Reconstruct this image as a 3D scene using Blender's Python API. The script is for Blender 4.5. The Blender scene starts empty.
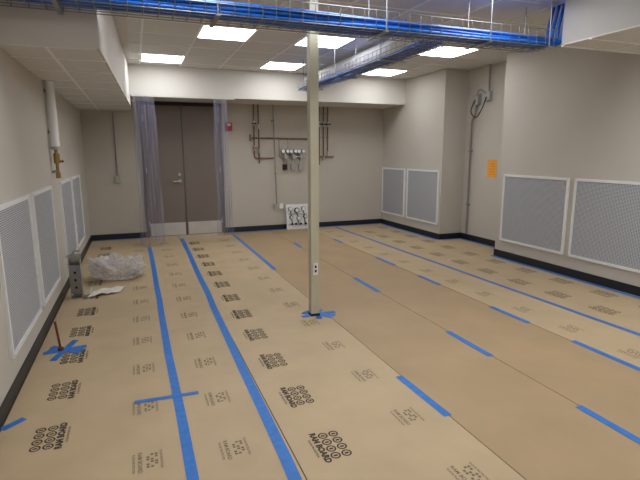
import bpy, math, random
from mathutils import Vector, Matrix, noise
random.seed(4)
S=bpy.context.scene
S.view_settings.view_transform='Standard'
S.view_settings.look='None'
S.view_settings.exposure=0.0

def lin(c):
    return tuple(((v/255)/12.92 if v/255<=.04045 else ((v/255+.055)/1.055)**2.4) for v in c)
def mat(name,rgb,rough=.6,metal=0,var=0.0,scale=6,bump=0.0,bscale=80,spec=.5,stretch=None):
    m=bpy.data.materials.new(name);m.use_nodes=True
    nt=m.node_tree;b=nt.nodes['Principled BSDF']
    c=lin(rgb)
    b.inputs['Roughness'].default_value=rough;b.inputs['Metallic'].default_value=metal
    b.inputs['Specular IOR Level'].default_value=spec
    tc=nt.nodes.new('ShaderNodeTexCoord')
    src=tc.outputs['Object']
    if stretch:
        mp=nt.nodes.new('ShaderNodeMapping');mp.inputs['Scale'].default_value=stretch
        nt.links.new(src,mp.inputs['Vector']);src=mp.outputs['Vector']
    n=nt.nodes.new('ShaderNodeTexNoise');n.inputs['Scale'].default_value=scale;n.inputs['Detail'].default_value=5
    nt.links.new(src,n.inputs['Vector'])
    r=nt.nodes.new('ShaderNodeValToRGB')
    r.color_ramp.elements[0].position=.3;r.color_ramp.elements[1].position=.7
    r.color_ramp.elements[0].color=tuple(v*(1-var) for v in c)+(1,)
    r.color_ramp.elements[1].color=tuple(min(1,v*(1+var)) for v in c)+(1,)
    nt.links.new(n.outputs['Fac'],r.inputs['Fac']);nt.links.new(r.outputs['Color'],b.inputs['Base Color'])
    if bump>0:
        n2=nt.nodes.new('ShaderNodeTexNoise');n2.inputs['Scale'].default_value=bscale;n2.inputs['Detail'].default_value=3
        nt.links.new(src,n2.inputs['Vector'])
        bp=nt.nodes.new('ShaderNodeBump');bp.inputs['Strength'].default_value=bump;bp.inputs['Distance'].default_value=.01
        nt.links.new(n2.outputs['Fac'],bp.inputs['Height']);nt.links.new(bp.outputs['Normal'],b.inputs['Normal'])
    return m

class B:
    def __init__(s): s.v=[];s.f=[];s.mi=[];s.m=[];s.sm=[]
    def mid(s,m):
        if m not in s.m:s.m.append(m)
        return s.m.index(m)
    def add(s,vs,fs,m,smooth=False):
        o=len(s.v);s.v+= [tuple(v) for v in vs];k=s.mid(m)
        for f in fs:
            s.f.append([i+o for i in f]);s.mi.append(k);s.sm.append(smooth)
    def box(s,lo,hi,m,rz=0,piv=None,rx=0):
        x0,y0,z0=lo;x1,y1,z1=hi
        vs=[Vector(p) for p in((x0,y0,z0),(x1,y0,z0),(x1,y1,z0),(x0,y1,z0),(x0,y0,z1),(x1,y0,z1),(x1,y1,z1),(x0,y1,z1))]
        if rz or rx:
            c=Vector(piv) if piv else (Vector(lo)+Vector(hi))/2
            R=Matrix.Rotation(rz,3,'Z')@Matrix.Rotation(rx,3,'X')
            vs=[R@(v-c)+c for v in vs]
        s.add(vs,[(0,3,2,1),(4,5,6,7),(0,1,5,4),(1,2,6,5),(2,3,7,6),(3,0,4,7)],m)
    def prism(s,poly,z0,z1,m):
        n=len(poly)
        vs=[(x,y,z0) for x,y in poly]+[(x,y,z1) for x,y in poly]
        fs=[tuple(reversed(range(n))),tuple(range(n,2*n))]+[(i,(i+1)%n,n+(i+1)%n,n+i) for i in range(n)]
        s.add(vs,fs,m)
    def tube(s,pts,r,m,n=8,cap=True):
        pts=[Vector(p) for p in pts];N=len(pts)
        rs=r if isinstance(r,(list,tuple)) else [r]*N
        vs=[];up=None
        for i,p in enumerate(pts):
            t=(pts[min(i+1,N-1)]-pts[max(i-1,0)])
            if t.length<1e-7:t=Vector((0,0,1))
            t.normalize()
            if up is None:
                up=Vector((0,0,1)) if abs(t.z)<.9 else Vector((1,0,0))
            a=(up-t*up.dot(t))
            if a.length<1e-4:a=t.orthogonal()
            a.normalize();up=a;b=t.cross(a)
            for k in range(n):
                q=2*math.pi*k/n;vs.append(p+(a*math.cos(q)+b*math.sin(q))*rs[i])
        fs=[]
        for i in range(N-1):
            for k in range(n):
                fs.append((i*n+k,i*n+(k+1)%n,(i+1)*n+(k+1)%n,(i+1)*n+k))
        s.add(vs,fs,m,True)
        if cap:
            s.add(vs[:n],[tuple(reversed(range(n)))],m);s.add(vs[-n:],[tuple(range(n))],m)
    def cyl(s,p,q,r,m,n=12): s.tube([p,q],r,m,n)
    def obj(s,name,bevel=0,parent=None):
        me=bpy.data.meshes.new(name);me.from_pydata(s.v,[],s.f)
        for m in s.m:me.materials.append(m)
        me.polygons.foreach_set('material_index',s.mi);me.polygons.foreach_set('use_smooth',s.sm)
        me.update()
        o=bpy.data.objects.new(name,me);S.collection.objects.link(o)
        if bevel:
            b=o.modifiers.new('bev','BEVEL');b.width=bevel;b.segments=2;b.limit_method='ANGLE'
        if parent:o.parent=parent
        return o
def bend(pts,r,k=5):
    """round polyline corners"""
    pts=[Vector(p) for p in pts];out=[pts[0]]
    for i in range(1,len(pts)-1):
        a=(pts[i-1]-pts[i]);b=(pts[i+1]-pts[i])
        rr=min(r,a.length*.45,b.length*.45);a=a.normalized()*rr;b=b.normalized()*rr
        for j in range(k+1):
            t=j/k;out.append(pts[i]+a*(1-t)**2+b*t**2)
    out.append(pts[-1]);return out

XL,XR,YF,YB,H=-.8,4.87,9.12,-1.4,2.85
SZ=2.21   # left soffit underside
# ---------- materials
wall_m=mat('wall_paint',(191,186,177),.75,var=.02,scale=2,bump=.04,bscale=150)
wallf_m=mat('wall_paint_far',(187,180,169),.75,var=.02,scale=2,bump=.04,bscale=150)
base_m=mat('black_vinyl_base',(27,28,33),.45,var=.1)
ceil_m=mat('ceiling_tile',(212,212,210),.9,var=.05,scale=90,bump=.25,bscale=160)
grid_m=mat('tbar_white',(236,236,233),.5,var=.02)
gyp_m=mat('gypsum_white',(207,204,198),.8,var=.02,scale=2)
sub_m=mat('subfloor_seam_shadow',(70,60,48),.8,var=.2)  # subfloor coloured dark so the gaps between sheets read as seam shadow
board_m=mat('protection_board',(185,164,132),.55,var=.06,scale=3,bump=.14,bscale=9,spec=.35)
kraft_m=mat('kraft_paper',(169,145,112),.5,var=.06,scale=2,bump=.18,bscale=6,spec=.35)
tape_m=mat('blue_tape',(36,112,194),.5,var=.12,scale=25)
ink_m=mat('black_ink',(48,40,32),.7,var=.2,scale=60)
ink2_m=mat('grey_ink',(108,94,76),.7,var=.15,scale=60)
door_m=mat('door_paint',(116,106,98),.5,var=.03,scale=2)
frame_m=mat('door_frame_paint',(86,78,72),.5,var=.03)
dark_m=mat('dark_gap',(22,20,20),.6,var=.1)
steel_m=mat('brushed_steel',(190,190,188),.35,1,var=.05,scale=40)
galv_m=mat('galvanised_steel',(150,152,155),.4,.8,var=.12,scale=20)
alu_m=mat('aluminium_kick',(205,204,201),.4,.6,var=.05)
white_m=mat('white_enamel',(230,231,232),.4,var=.02)
cond_m=mat('grey_conduit',(150,148,145),.45,.3,var=.05)
copper_m=mat('copper_pipe',(120,92,82),.45,.3,var=.15,scale=15)
rust_m=mat('rusty_rod',(120,66,46),.6,.3,var=.15,scale=15)
brass_m=mat('brass',(160,130,80),.4,.8,var=.1)
post_m=mat('cream_post_paint',(190,187,164),.5,var=.03,scale=4)
blue_m=mat('blue_cable',(20,100,200),.35,var=.15,scale=12)
duct_m=mat('duct_wrap',(225,225,224),.5,var=.04)
red_m=mat('red_alarm',(170,36,30),.4,var=.05)
orange_m=mat('orange_paper',(240,165,60),.7,var=.05)
paper_m=mat('white_paper',(218,214,205),.7,var=.05,scale=10)
box_m=mat('grey_box',(170,169,166),.5,.2,var=.04)

def perf_mat():
    m=bpy.data.materials.new('perforated_grille');m.use_nodes=True;nt=m.node_tree;b=nt.nodes['Principled BSDF']
    tc=nt.nodes.new('ShaderNodeTexCoord');sp=nt.nodes.new('ShaderNodeSeparateXYZ');nt.links.new(tc.outputs['Object'],sp.inputs[0])
    def M(op,a,bv=None):
        n=nt.nodes.new('ShaderNodeMath');n.operation=op
        for i,x in enumerate((a,bv)):
            if x is None:continue
            if isinstance(x,(int,float)):n.inputs[i].default_value=x
            else:nt.links.new(x,n.inputs[i])
        return n.outputs[0]
    s1=M('ABSOLUTE',M('SINE',M('MULTIPLY',sp.outputs['Y'],math.pi/.0172)))
    s2=M('ABSOLUTE',M('SINE',M('MULTIPLY',sp.outputs['Z'],math.pi/.0145)))
    a=M('MULTIPLY',s1,s2)
    r=nt.nodes.new('ShaderNodeValToRGB');r.color_ramp.elements[0].position=.36;r.color_ramp.elements[1].position=.55
    r.color_ramp.elements[0].color=lin((198,202,208))+(1,);r.color_ramp.elements[1].color=lin((92,97,106))+(1,)
    nt.links.new(a,r.inputs['Fac']);nt.links.new(r.outputs['Color'],b.inputs['Base Color'])
    b.inputs['Roughness'].default_value=.45;b.inputs['Metallic'].default_value=.0
    return m
perf_m=perf_mat()

def emis(name,col,st):
    m=bpy.data.materials.new(name);m.use_nodes=True;b=m.node_tree.nodes['Principled BSDF']
    b.inputs['Base Color'].default_value=(.8,.8,.8,1);b.inputs['Emission Color'].default_value=col+(1,);b.inputs['Emission Strength'].default_value=st
    return m
lamp_m=emis('led_panel_diffuser',(.985,.99,1),12.4)

def clear(name,col,alpha,rough=.2):
    m=bpy.data.materials.new(name);m.use_nodes=True;nt=m.node_tree;b=nt.nodes['Principled BSDF']
    n=nt.nodes.new('ShaderNodeTexNoise');n.inputs['Scale'].default_value=9;n.inputs['Detail'].default_value=3
    r=nt.nodes.new('ShaderNodeMapRange');r.inputs['To Min'].default_value=alpha*.6;r.inputs['To Max'].default_value=min(1,alpha*1.4)
    nt.links.new(n.outputs['Fac'],r.inputs['Value']);nt.links.new(r.outputs[0],b.inputs['Alpha'])
    b.inputs['Base Color'].default_value=lin(col)+(1,);b.inputs['Roughness'].default_value=rough
    return m
vinyl_m=clear('clear_vinyl',(172,172,198),.29,.05)
wrap_m=clear('plastic_wrap',(228,226,225),.45,.12)

# ---------- room shell
b=B();b.box((XL-.1,YB-.1,-.1),(5.5,YF+.1,0),sub_m);b.obj('floor')
b=B();b.box((XL-.1,YB-.1,0),(XL,YF+.1,H),wall_m);b.obj('wall_left')
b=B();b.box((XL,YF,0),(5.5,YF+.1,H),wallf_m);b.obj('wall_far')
b=B();b.box((XL,YB-.1,0),(5.5,YB,H),wall_m);b.obj('wall_back')
YA0,YA1,XA=5.58,6.98,5.32   # alcove
b=B();b.box((XR,YB,0),(5.5,YA0,H),wall_m);b.box((XR,YA1,0),(5.5,YF,H),wall_m);b.box((XA,YA0,0),(5.5,YA1,H),wall_m);b.obj('wall_right')
# ceiling
b=B();b.box((XL-.1,YB-.1,H),(5.5,YF+.1,H+.1),ceil_m);b.obj('ceiling')
# T-bar grid
b=B();w=.012
x=.17
while x<XR:
    b.box((x-w,YB,H-.006),(x+w,8.25,H),grid_m);x+=.6
y=7.92
while y>YB:
    b.box((.0,y-w,H-.0055),(XR,y+w,H),grid_m);y-=.6
b.obj('ceiling_grid')
b=B();b.prism([(XL,YB),(.02,YB),(.02,8.25),(XL,8.25)],H-.008,H-.0005,gyp_m);b.obj('ceiling_border')
# left soffit with tiled underside
b=B();b.prism([(XL,3.87),(-.18,3.87),(0,8.25),(0,YF),(XL,YF)],SZ+.01,H-.009,gyp_m)
b.prism([(XL,3.88),(-.2,3.88),(-.03,8.25),(-.03,YF),(XL,YF)],SZ,SZ+.01,ceil_m)
y=4.3
while y<YF-.1:
    b.box((XL,y-w,SZ-.005),(-.17+.18*(y-3.87)/4.4,y+w,SZ),grid_m);y+=.6
b.box((-.52,3.88,SZ-.0045),(-.50,YF,SZ),grid_m)
b.obj('ceiling_soffit')
# bulkhead at far end
b=B();b.box((0.0,8.25,2.39),(XR,YF,H-.001),gyp_m);b.obj('ceiling_bulkhead')
# low ceiling to the right, near
drop_m=mat('dropped_ceiling_paint',(176,175,172),.85,var=.03,scale=3)
b=B();b.box((3.66,YB,2.45),(XR,3.5,H-.007),drop_m);b.box((3.66,YB,2.44),(XR,3.5,2.45),ceil_m)
for yy in (3.2,2.6,2.0,1.4,.8):b.box((3.66,yy-w,2.434),(XR,yy+w,2.44),grid_m)
b.box((4.25-w,YB,2.4345),(4.25+w,3.5,2.44),grid_m)
b.box((3.66,3.48,2.43),(XR,3.503,2.452),grid_m)
b.obj('ceiling_dropped')

# baseboards
bh,bt=.1,.008
b=B();b.box((XL,YB,0),(XL+bt,YF,bh),base_m);b.obj('baseboard_left')
b=B();b.box((XL,YF-bt,0),(.12,YF,bh),base_m);b.box((1.53,YF-bt,0),(XR,YF,bh),base_m);b.obj('baseboard_far')
b=B();b.box((XR-bt,YB,0),(XR,YA0+bt,bh),base_m);b.box((XR-bt,YA1-bt,0),(XR,YF,bh),base_m)
b.box((XR,YA1-bt,0),(XA,YA1,bh),base_m);b.box((XA-bt,YA0,0),(XA,YA1,bh),base_m);b.box((XR,YA0,0),(XA,YA0+bt,bh),base_m)
b.obj('baseboard_right')

# ---------- floor protection
zt=.003
def sheet(name,x0,x1,m,y0=YB+.02,y1=YF-.02,z=zt):
    b=B();b.box((x0+.003,y0,.0005),(x1-.003,y1,z),m);return b.obj(name)
sheet('floor_protection_board',XL+.012,.14,board_m)
sheet('floor_protection_board',.14,.65,board_m)
sheet('floor_protection_board',.65,1.60,board_m)
sheet('kraft_paper_sheet',1.60,2.395,kraft_m,z=.0025)
sheet('kraft_paper_sheet',2.395,3.19,kraft_m,z=.0025)
sheet('floor_protection_board',3.19,3.79,board_m)
sheet('floor_protection_board',3.79,XR-.012,board_m)
b=B();b.box((XR-.01,YA0+.02,.0005),(XA-.012,YA1-.02,.003),board_m);b.obj('floor_protection_board')

# printed marks (real flat ink on the boards)
def textmesh(txt,size,bold=0):
    cu=bpy.data.curves.new('t','FONT');cu.body=txt;cu.size=size;cu.align_x='CENTER';cu.offset=bold;cu.resolution_u=3
    o=bpy.data.objects.new('t',cu);S.collection.objects.link(o)
    dg=bpy.context.evaluated_depsgraph_get();me=o.evaluated_get(dg).to_mesh()
    vs=[v.co.copy() for v in me.vertices];fs=[tuple(p.vertices) for p in me.polygons]
    o.evaluated_get(dg).to_mesh_clear();bpy.data.objects.remove(o);bpy.data.curves.remove(cu)
    return vs,fs
tb=textmesh('RAM BOARD',.046,.0028);ts=textmesh('RAM BOARD',.03,.0006);tl=textmesh('FLOOR PROTECTION',.016,.0005)
def tr(x,y,cx,cy,rot):
    c,s=((0,-1) if rot>0 else (0,1))  # text reads along -Y or +Y
    return (cx+c*x-s*y,cy+s*x+c*y,zt+.0006)
def put(b,tm,ox,oy,cx,cy,rot,m):
    b.add([tr(v.x+ox,v.y+oy,cx,cy,rot) for v in tm[0]],tm[1],m)
def ring(b,ox,oy,r0,r1,cx,cy,rot,m,n=16):
    vs=[];fs=[]
    for k in range(n):
        a=2*math.pi*k/n
        vs.append(tr(ox+r0*math.cos(a),oy+r0*math.sin(a),cx,cy,rot));vs.append(tr(ox+r1*math.cos(a),oy+r1*math.sin(a),cx,cy,rot))
    for k in range(n):
        j=(k+1)%n;fs.append((2*k,2*k+1,2*j+1,2*j))
    b.add(vs,fs,m)
def rect(b,x0,y0,x1,y1,cx,cy,rot,m):
    b.add([tr(x,y,cx,cy,rot) for x,y in((x0,y0),(x1,y0),(x1,y1),(x0,y1))],[(0,1,2,3)],m)
def logo(b,cx,cy,rot,m=ink_m):
    put(b,tb,0,-.065,cx,cy,rot,m);put(b,tl,0,-.09,cx,cy,rot,m)
    for i in range(4):
        for j in range(2):
            ox,oy=-.09+.06*i,.0+.06*j
            ring(b,ox,oy,.018,.027,cx,cy,rot,m)
            rect(b,ox-.006,oy-.011,ox+.007,oy+.011,cx,cy,rot,m)
def small(b,cx,cy,rot):
    put(b,ts,0,-.055,cx,cy,rot,ink2_m);put(b,tl,0,-.08,cx,cy,rot,ink2_m);put(b,tl,0,.05,cx,cy,rot,ink2_m)
    for i in range(6):
        for j in range(3):
            if (i*7+j*5)%3: rect(b,-.06+.02*i,-.015+.02*j,-.046+.02*i,-.001+.02*j,cx,cy,rot,ink2_m)
b=B()
k=0
for k in range(14):
    y=1.6+.555*k
    if y>8.7:break
    logo(b,-.52,y,-1)
    logo(b,.845,y-.05,1)
    small(b,-.03,y+.15,1);small(b,.39,y+.1,1)
    small(b,1.38,y+.05,1)
    logo(b,4.12,y-.1,1,ink2_m);small(b,3.42,y+.2,1);logo(b,4.6,y+.3,-1,ink2_m)
b.obj('printed_floor_marks')

# ---------- tape
zp=.0052
def tape(b,p,q,w=.052,z=zp,wob=.006):
    p=Vector(p);q=Vector(q);d=q-p;L=d.length;d/=L;n=Vector((-d.y,d.x));N=max(1,int(L/.5));vs=[];fs=[]
    for i in range(N+1):
        c=p+d*(L*i/N)+n*random.uniform(-wob,wob)
        for s_ in(-1,1):
            e=c+n*s_*w/2;vs.append((e.x,e.y,z))
        for s_ in(-1,1):
            e=c+n*s_*w/2;vs.append((e.x,e.y,z-.0012))
    for i in range(N):
        o=4*i;fs+=[(o,o+4,o+5,o+1),(o+2,o+3,o+7,o+6),(o,o+2,o+6,o+4),(o+1,o+5,o+7,o+3)]
    fs+=[(0,1,3,2),(4*N,4*N+2,4*N+3,4*N+1)]
    b.add(vs,fs,tape_m)
def T(*segs,w=.052,z=zp):
    b=B()
    for s_ in segs:tape(b,s_[0],s_[1],w,z)
    return b.obj('blue_floor_tape')
T(((.155,.6),(.13,8.1)),w=.056)
T(((.58,.6),(.69,8.75)),w=.062)
T(((-.1,2.93),(.28,2.92)),w=.038,z=.0066)
T(((1.62,8.75),(1.61,5.9)),((1.58,2.66),(1.59,2.12)))
T(((2.42,7.6),(2.41,7.2)),((2.40,5.15),(2.39,4.5)),((2.39,3.24),(2.39,2.7)),((2.38,1.93),(2.38,1.3)))
T(((3.18,7.7),(3.18,7.3)),((3.18,6.1),(3.18,5.55)),((3.18,4.95),(3.18,4.5)),((3.18,3.65),(3.18,3.15)),((3.2,2.7),(3.2,2.0)))
T(((3.74,8.95),(3.84,1.6)),w=.05)
T(((XR-.06,YA0),(XR-.06,2.2)),w=.06)
T(((XR-.05,YF-.1),(XR-.05,YA1)),w=.06)
T(((XR+.02,YA1-.05),(XA-.02,YA1-.05)),((XA-.05,YA1-.1),(XA-.05,YA0+.05)),w=.05,z=.0066)
T(((XL+.04,YF-.05),(.1,YF-.05)),((1.55,YF-.05),(XR-.1,YF-.05)),w=.06,z=.008)
# star at post and at stub
b=B()
for a,L in((.1,.17),(1.2,.13),(2.2,.15),(-.6,.16)):
    d=Vector((math.cos(a),math.sin(a)))*L;c=Vector((1.52,4.05));tape(b,c-d,c+d,.055,.0066+.0013*random.random())
b.obj('blue_tape_star')
b=B()
for a,L,w_ in((.15,.15,.06),(1.3,.2,.05),(2.4,.15,.05),(-.35,.13,.06)):
    d=Vector((math.cos(a),math.sin(a)))*L;c=Vector((-.6,3.98));tape(b,c-d,c+d,w_,.0066+.0013*random.random())
b.obj('blue_tape_star')
T(((-.78,2.88),(-.69,2.97)),w=.045,z=.0066)

# stub rod at left star
b=B();b.cyl((-.63,3.98,.008),(-.65,3.98,.24),.009,rust_m);b.cyl((-.63,3.98,.008),(-.63,3.98,.03),.02,rust_m);b.obj('copper_pipe_stub')

# ---------- vents
def vent(side,y0,y1,z0=.25,z1=1.19):
    b=B();x=XL if side<0 else XR;s=1 if side<0 else -1
    def bx(y0,y1,z0,z1,d0,d1,m):
        xa,xb=sorted((x+s*d0,x+s*d1));b.box((xa,y0,z0),(xb,y1,z1),m)
    f=.03
    bx(y0,y1,z0,z0+f,0,.022,white_m);bx(y0,y1,z1-f,z1,0,.022,white_m)
    bx(y0,y0+f,z0+f,z1-f,0,.022,white_m);bx(y1-f,y1,z0+f,z1-f,0,.022,white_m)
    bx(y0+f,y1-f,z0+f,z1-f,0,.012,perf_m)
    for yy in(y0+.017,y1-.017):
        for zz in(z0+.017,z1-.017):
            b.cyl((x+s*.021,yy,zz),(x+s*.025,yy,zz),.006,steel_m,8)
    return b.obj('perforated_wall_vent')
for a,c in((3.28,4.28),(4.40,5.36),(5.98,6.94),(7.02,8.0)):vent(-1,a,c)
for a,c in((8.17,9.08),(7.04,8.08),(4.36,5.47),(3.18,4.28)):vent(1,a,c)

# ---------- double door
yd=YF-.001
b=B()
dx0,dx1,dh=.17,1.48,2.36
b.box((dx0-.05,yd-.05,0),(dx0,yd,dh),frame_m);b.box((dx1,yd-.05,0),(dx1+.05,yd,dh),frame_m)
b.box((dx0-.05,yd-.05,dh-.04),(dx1+.05,yd,dh+.02),dark_m)
mid=.83
b.box((dx0,yd-.03,.01),(mid-.006,yd-.004,dh-.04),door_m)
b.box((mid+.006,yd-.03,.01),(dx1,yd-.004,dh-.04),door_m)
b.box((mid-.02,yd-.036,.01),(mid+.004,yd-.03,dh-.05),frame_m)
b.box((mid-.03,yd-.012,.01),(mid+.03,yd-.002,dh-.05),dark_m)
b.box((dx0+.02,yd-.034,.02),(mid-.03,yd-.03,.25),alu_m);b.box((mid+.02,yd-.034,.02),(dx1-.02,yd-.03,.25),alu_m)
b.box((dx0,yd-.045,.0),(dx1,yd,.012),steel_m)
for hx,s_ in((mid-.09,-1),):
    b.cyl((hx,yd-.03,1.0),(hx,yd-.045,1.0),.03,steel_m,16);b.tube(bend([(hx,yd-.04,1.0),(hx,yd-.09,1.0),(hx-.12,yd-.09,1.0)],.02),.011,steel_m)
    b.cyl((hx,yd-.03,1.12),(hx,yd-.042,1.12),.025,steel_m,16)
for zz in(.25,1.2,2.1):
    for xx in(dx0+.006,dx1-.006):b.cyl((xx,yd-.036,zz-.05),(xx,yd-.036,zz+.05),.008,steel_m,8)
b.obj('door_1')

# ---------- vinyl curtains
def curtain(x0,x1,y,z0,z1,waves,amp,flare):
    b=B();N=waves*8;M=14;vs=[];fs=[]
    for j in range(M+1):
        t=j/M;z=z1+(z0-z1)*t
        for i in range(N+1):
            s_=i/N
            xx=x0+(x1-x0)*s_+flare*t*(s_-.2)*.5+.01*math.sin(j*.8+i)
            a=amp*(.6+.5*t)
            vs.append((xx,y+a*math.sin(s_*waves*2*math.pi+.6*math.sin(t*3))-.04*t,z))
    for j in range(M):
        for i in range(N):
            o=j*(N+1)+i;fs.append((o,o+1,o+N+2,o+N+1))
    b.add(vs,fs,vinyl_m,True)
    for i in range(waves):
        xx=x0+(x1-x0)*(i+.5)/waves;b.cyl((xx,y,z1-.02),(xx,y,z1+.005),.006,steel_m,6)
    return b.obj('clear_vinyl_curtain')
curtain(.02,.34,8.17,.05,2.355,7,.045,.12)
curtain(1.25,1.46,8.17,.12,2.355,5,.04,.12)
b=B();b.box((.01,8.15,2.362),(1.6,8.19,2.385),alu_m)
for xx in(.1,.8,1.5):b.box((xx,8.15,2.375),(xx+.03,8.249,2.389),alu_m)
b.obj('curtain_track')

# ---------- steel post
b=B();b.box((1.436,4.01,.001),(1.514,4.09,H-.007),post_m)
b.box((1.41,3.99,.001),(1.54,4.11,.006),post_m)
b.box((1.452,4.0,.40),(1.498,4.01,.51),white_m)
b.box((1.466,3.997,.425),(1.484,4.0,.45),dark_m);b.box((1.466,3.997,.465),(1.484,4.0,.49),dark_m)
b.box((1.432,4.005,.0),(1.518,4.095,.03),base_m)
b.obj('steel_support_post',bevel=.003)

# ---------- cable tray
def tray(b,axis,a0,a1,c0,c1,z,h=.11,step=.1):
    r=.0036
    def P(a,c,zz): return (a,c,zz) if axis==0 else (c,a,zz)
    n=4
    for i in range(n+1):
        c=c0+(c1-c0)*i/n;b.cyl(P(a0,c,z),P(a1,c,z),r,galv_m,5)
    for zz in(z+h*.5,z+h):
        for c in(c0,c1):b.cyl(P(a0,c,zz),P(a1,c,zz),r,galv_m,5)
    k=a0
    while k<=a1+1e-3:
        b.tube([P(k,c0,z+h),P(k,c0,z),P(k,c1,z),P(k,c1,z+h)],r,galv_m,5);k+=step
def cables(b,axis,a0,a1,c0,c1,z,n,r,layers=2):
    def P(a,c,zz): return (a,c,zz) if axis==0 else (c,a,zz)
    for i in range(n):
        base=c0+.02+(c1-c0-.04)*((i*.618)%1);zz=z+r+.004+random.randint(0,layers-1)*r*1.8
        ph=random.random()*6;pts=[]
        N=int((a1-a0)/.12)
        for j in range(N+1):
            a=a0+(a1-a0)*j/N
            pts.append(P(a,min(c1-.017,max(c0+.017,base+.015*math.sin(a*1.7+ph)+.006*math.sin(a*5+ph*2))),zz+.004*math.sin(a*4+ph)))
        b.tube(pts,r,blue_m,8)
TY0,TY1,TZ=3.55,3.83,2.44
b=B();tray(b,0,-.78,3.66,TY0,TY1,TZ,.14)
cables(b,0,-.78,3.62,TY0,TY1,TZ+.003,28,.015,3)
for i in range(12):
    yy=TY0+.03+.02*i;dx=.02*(i%3)
    b.tube(bend([(3.55,yy,TZ+.02+.015*(i%3)),(3.74+dx,yy,TZ+.03+.015*(i%3)),(3.76+dx,yy+.01,TZ+.2),(3.80+dx,yy,H-.01)],.09),.015,blue_m,8)
for xx in(-.4,.6,1.9,2.9,3.55):
    for yy in(TY0-.015,TY1+.015):b.cyl((xx,yy,TZ-.015),(xx,yy,H-.007),.005,galv_m,6)
    b.box((xx-.015,TY0-.03,TZ-.018),(xx+.015,TY1+.03,TZ-.005),galv_m)
b.obj('cable_tray')
b=B();tray(b,1,3.9,7.35,2.42,2.68,TZ,.1)
cables(b,1,3.86,7.3,2.42,2.68,TZ+.003,9,.013,1)
for yy in(4.6,5.8,7.0):
    for xx in(2.405,2.695):b.cyl((xx,yy,TZ-.015),(xx,yy,H-.007),.005,galv_m,6)
    b.box((2.39,yy-.015,TZ-.018),(2.71,yy+.015,TZ-.005),galv_m)
b.obj('cable_tray')

# duct
b=B();b.tube(bend([(2.92,8.25,2.72),(2.92,5.25,2.72),(2.92,5.0,2.84)],.2,8),.09,duct_m,20)
for yy in(8.2,7.2,6.2,5.4):b.cyl((2.92,yy,2.72),(2.92,yy+.03,2.72),.095,white_m,20)
b.obj('ventilation_duct')

# ---------- ceiling lights
cells=[(.47,7.62),(2.27,7.62),(4.07,7.62),(1.07,5.82),(2.40-.13,5.82),(4.07,5.82)]
near=[(.47,3.42),(1.67,3.42),(2.87,3.42),(.47,1.62),(2.27,1.62),(1.07,-.18),(2.87,-.18)]
for cx,cy in cells+near:
    b=B();h_=.29
    b.box((cx-h_-.01,cy-h_-.01,H-.012),(cx+h_+.01,cy+h_+.01,H-.0065),grid_m)
    b.box((cx-h_+.012,cy-h_+.012,H-.016),(cx+h_-.012,cy+h_-.012,H-.012),lamp_m)
    b.obj('ceiling_light_panel')
for yy in(.4,2.2):
    b=B();b.box((3.9,yy,2.42),(4.5,yy+.6,2.433),grid_m);b.box((3.92,yy+.02,2.416),(4.48,yy+.58,2.42),lamp_m);b.obj('ceiling_light_panel')
b=B();b.cyl((3.35,4.7,H-.001),(3.35,4.7,H-.03),.06,white_m,20);b.cyl((3.35,4.7,H-.03),(3.35,4.7,H-.045),.04,white_m,20);b.obj('smoke_detector')

# ---------- left wall pipe with valve
b=B();px,py=XL+.055,5.62
b.cyl((px,py,1.55),(px,py,SZ-.002),.042,white_m,16)
b.cyl((px,py,1.28),(px,py,1.56),.016,brass_m,12)
b.cyl((px,py,1.40),(px,py,1.50),.03,brass_m,12);b.cyl((px,py,1.42),(px+.06,py,1.42),.012,brass_m)
b.box((px+.05,py-.05,1.41),(px+.06,py+.05,1.43),rust_m);b.cyl((px,py,1.25),(px,py,1.31),.024,brass_m,12)
for zz in(1.7,2.1,1.3):b.box((XL,py-.02,zz),(px+.0,py+.02,zz+.03),galv_m)
b.cyl((px,py,1.54),(px,py,1.57),.045,box_m,16)
b.obj('insulated_pipe')

# ---------- far wall services
yw=YF-.03
b=B()
b.tube([(-.3,yw,2.19),(-.29,yw,1.12)],.011,cond_m,8);b.box((-.33,YF-.06,1.0),(-.25,YF-.001,1.12),box_m);b.obj('electrical_conduit')
b=B();b.box((1.60,YF-.05,1.90),(1.72,YF-.001,2.05),red_m);b.box((1.63,YF-.06,1.99),(1.69,YF-.05,2.03),white_m);b.obj('fire_alarm_box')
def clamp(b,x,z,m=galv_m): b.box((x-.025,YF-.04,z-.012),(x+.025,YF-.001,z+.012),m)
b=B()
ztop=2.388
b.tube(bend([(2.13,yw,ztop),(2.13,yw,1.40),(2.30,yw,1.40)],.05),.013,copper_m)
b.tube(bend([(2.22,yw,ztop),(2.22,yw,1.52),(2.22,yw,1.30)],.05),.013,copper_m)
b.tube(bend([(2.05,yw,1.78),(3.4,yw,1.76)],.05),.014,copper_m)
b.cyl((2.5,yw-.03,ztop),(2.54,yw-.03,.52),.012,cond_m)
b.cyl((2.06,yw,1.72),(2.06,yw,1.84),.022,brass_m)
for z_ in(2.0,1.55):
    b.cyl((2.13,yw,z_),(2.13,yw,z_+.09),.024,steel_m);b.cyl((2.22,yw,z_-.06),(2.22,yw,z_+.03),.024,steel_m)
    b.box((2.09,yw-.045,z_+.03),(2.17,yw-.03,z_+.05),red_m if z_<1.8 else dark_m)
b.tube(bend([(2.62,yw,1.76),(2.62,yw,1.42),(3.15,yw,1.42)],.05),.012,steel_m)
b.tube(bend([(2.3,yw,1.40),(2.5,yw,1.40)],.05),.012,copper_m)
b.tube(bend([(2.80,yw,1.76),(2.80,yw,1.55),(3.05,yw,1.55),(3.05,yw,1.4)],.04),.010,steel_m)
for x_,z_ in((2.13,2.2),(2.22,2.2),(2.13,1.5),(2.5,2.1),(2.54,1.1),(2.4,1.78),(3.0,1.77)):clamp(b,x_,z_)
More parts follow.
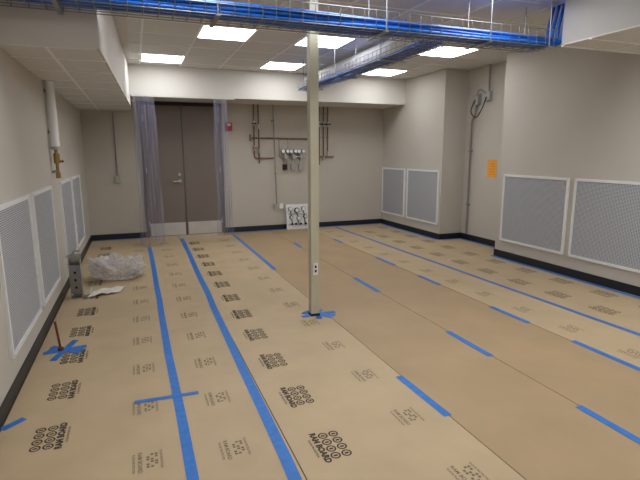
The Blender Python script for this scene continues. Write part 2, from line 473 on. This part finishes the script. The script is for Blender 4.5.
for x_ in(2.72,2.88,3.04):
    b.cyl((x_,yw-.02,1.36),(x_,yw-.02,1.52),.033,steel_m);b.cyl((x_,yw-.05,1.42),(x_,yw-.12,1.42),.038,box_m,16)
    b.cyl((x_-.045,yw-.05,1.53),(x_-.045,yw-.075,1.53),.034,white_m,16);b.cyl((x_+.045,yw-.05,1.53),(x_+.045,yw-.075,1.53),.034,white_m,16)
    b.cyl((x_-.045,yw-.04,1.53),(x_-.045,yw-.07,1.53),.038,dark_m,16);b.cyl((x_+.045,yw-.04,1.53),(x_+.045,yw-.07,1.53),.038,dark_m,16)
    b.cyl((x_,yw,1.20),(x_,yw,1.36),.012,steel_m);b.box((x_-.04,yw-.05,1.17),(x_+.04,yw+.02,1.28),dark_m if x_<2.8 else box_m)
b.box((2.49,YF-.045,.42),(2.55,YF-.001,.52),box_m);b.box((2.60,YF-.045,.42),(2.67,YF-.001,.52),white_m)
b.obj('gas_pipe_manifold')
b=B()
for x_,zb in((3.44,1.18),(3.53,1.35),(3.62,1.45)):
    b.tube([(x_,yw,ztop),(x_,yw,zb)],.013,copper_m)
    b.cyl((x_,yw-.005,2.0),(x_,yw-.005,2.1),.024,steel_m);b.box((x_-.05,yw-.05,2.04),(x_+.05,yw-.035,2.06),dark_m)
    b.cyl((x_,yw-.005,zb),(x_,yw-.005,zb+.08),.024,steel_m)
    clamp(b,x_,1.8);clamp(b,x_,2.25)
b.tube(bend([(3.40,yw,1.42),(3.75,yw,1.42)],.02),.012,copper_m)
b.obj('gas_pipe_riser')

# gauge panel leaning at wall
b=B()
th=-.12
c=(2.95,YF-.12,.005)
def lb(lo,hi,m): b.box(lo,hi,m,rx=th,piv=c)
lb((2.72,YF-.125,.005),(3.17,YF-.11,.50),white_m)
R=Matrix.Rotation(th,3,'X')
def pp(x,y,z): return R@(Vector((x,y,z))-Vector(c))+Vector(c)
for i,(gx,gz,r_) in enumerate(((2.80,.41,.045),(2.93,.38,.05),(3.07,.41,.045),(2.81,.24,.035),(2.97,.22,.05),(3.1,.25,.038))):
    p=pp(gx,YF-.127,gz)
    b.cyl(p,p+R@Vector((0,-.05,0)),r_,dark_m if i%2 else box_m,16)
    b.cyl(p+R@Vector((0,-.05,0)),p+R@Vector((0,-.055,0)),r_*.75,white_m,16)
for (x0,z0,x1,z1) in((2.80,.40,2.83,.12),(2.93,.36,2.97,.08),(3.07,.41,3.1,.1),(2.76,.11,3.14,.11),(2.76,.31,3.14,.31)):
    b.cyl(pp(x0,YF-.145,z0),pp(x1,YF-.145,z1),.009,steel_m if z0==z1 else dark_m,8)
for x_ in(2.82,2.9,3.0,3.1):
    b.cyl(pp(x_,YF-.13,.11),pp(x_,YF-.19,.11),.02,dark_m,10)
b.obj('gauge_panel')

# ---------- alcove services
b=B();xw=XA-.03
b.tube([(xw,6.80,.11),(xw,6.80,2.0),(xw,6.72,2.12),(xw,6.70,2.28)],.014,cond_m)
b.box((XA-.07,6.62,2.26),(XA-.001,6.76,2.42),box_m)
b.tube([(xw,6.42,H-.001),(xw,6.42,2.42)],.013,cond_m)
b.box((XA-.06,6.36,2.30),(XA-.001,6.48,2.44),box_m)
b.tube(bend([(XA-.07,6.68,2.34),(XA-.12,6.75,2.15),(XA-.1,6.6,2.02),(XA-.1,6.45,2.2),(XA-.07,6.42,2.36)],.12),.009,dark_m)
b.tube(bend([(XA-.07,6.66,2.40),(XA-.1,6.55,2.5),(XA-.07,6.44,2.42)],.1),.009,cond_m)
for zz in(.6,1.5):b.box((XA-.045,6.77,zz),(XA-.001,6.83,zz+.03),galv_m)
b.obj('electrical_conduit')
b=B();b.box((XA-.004,6.16,1.1),(XA-.001,6.38,1.38),orange_m)
for i in range(5):b.box((XA-.005,6.21,1.15+.04*i),(XA-.004,6.33-.02*(i%2),1.155+.04*i),ink2_m)
b.obj('orange_notice')

# ---------- metal bracket, plastic wrap, paper at left
b=B();mx,my=-.66,5.5
b.box((mx-.06,my-.05,.006),(mx+.07,my+.06,.012),steel_m)
b.box((mx-.055,my+.045,.012),(mx+.055,my+.05,.46),steel_m)
b.box((mx-.055,my-.045,.012),(mx-.05,my+.045,.46),steel_m)
b.box((mx+.05,my-.045,.012),(mx+.055,my+.045,.40),steel_m)
b.box((mx-.055,my-.05,.06),(mx+.055,my-.045,.36),galv_m)
for zz in(.12,.2,.28):b.cyl((mx,my-.049,zz),(mx,my-.056,zz),.013,dark_m,10)
b.box((mx-.075,my-.03,.44),(mx+.03,my+.05,.455),steel_m)
b.tube(bend([(mx,my,.44),(mx,my,.50),(mx+.06,my,.50)],.02),.012,steel_m)
b.tube(bend([(mx+.05,my-.04,.03),(mx+.12,my-.06,.03),(mx+.14,my-.02,.10)],.03),.012,steel_m)
b.obj('steel_bracket_box')
import bmesh
bm=bmesh.new();bmesh.ops.create_icosphere(bm,subdivisions=5,radius=1)
for v in bm.verts:
    p=v.co.copy();n=noise.noise(p*1.8)*.5+abs(noise.noise(p*4.5))*.5+noise.noise(p*10)*.15
    s_=.75+n
    v.co=Vector((p.x*.33*s_,p.y*.22*s_,max(0,(p.z*.5+.42))*.30*s_*(1-.25*p.x)))
for v in bm.verts:v.co.z=max(0,v.co.z)
me=bpy.data.meshes.new('plastic_wrap_pile');bm.to_mesh(me);bm.free();me.materials.append(wrap_m)
o=bpy.data.objects.new('plastic_wrap_pile',me);S.collection.objects.link(o);o.location=(-.25,6.2,.006)
b=B();N=10;vs=[];fs=[]
for i in range(N+1):
    for j in range(N+1):
        u_,v_=i/N,j/N;vs.append((-.56+.32*u_+.05*v_,5.42+.22*v_+.08*u_,.012+.018*abs(noise.noise(Vector((u_*3,v_*3,.4))))*2))
for i in range(N):
    for j in range(N):
        o=i*(N+1)+j;fs.append((o,o+N+1,o+N+2,o+1))
b.add(vs,fs,paper_m,True);b.obj('crumpled_paper_sheet')

# ---------- world + camera
w=bpy.data.worlds.new('World');S.world=w;w.use_nodes=True;w.node_tree.nodes['Background'].inputs[0].default_value=(.6,.62,.65,1);w.node_tree.nodes['Background'].inputs[1].default_value=.3
yaw,pit,roll=[math.radians(v) for v in(20.78,10.30,-.193)]
F=Vector((math.sin(yaw)*math.cos(pit),math.cos(yaw)*math.cos(pit),-math.sin(pit)))
r=Vector((math.cos(yaw),-math.sin(yaw),0));u=r.cross(F)
r2=r*math.cos(roll)+u*math.sin(roll);u2=-r*math.sin(roll)+u*math.cos(roll)
cd=bpy.data.cameras.new('camera');cam=bpy.data.objects.new('camera',cd);S.collection.objects.link(cam)
M=Matrix((r2,u2,-F)).transposed().to_4x4();M.translation=Vector((0,0,1.5));cam.matrix_world=M
cd.sensor_width=36;cd.lens=480.8/640*36;cd.clip_start=.02
S.camera=cam
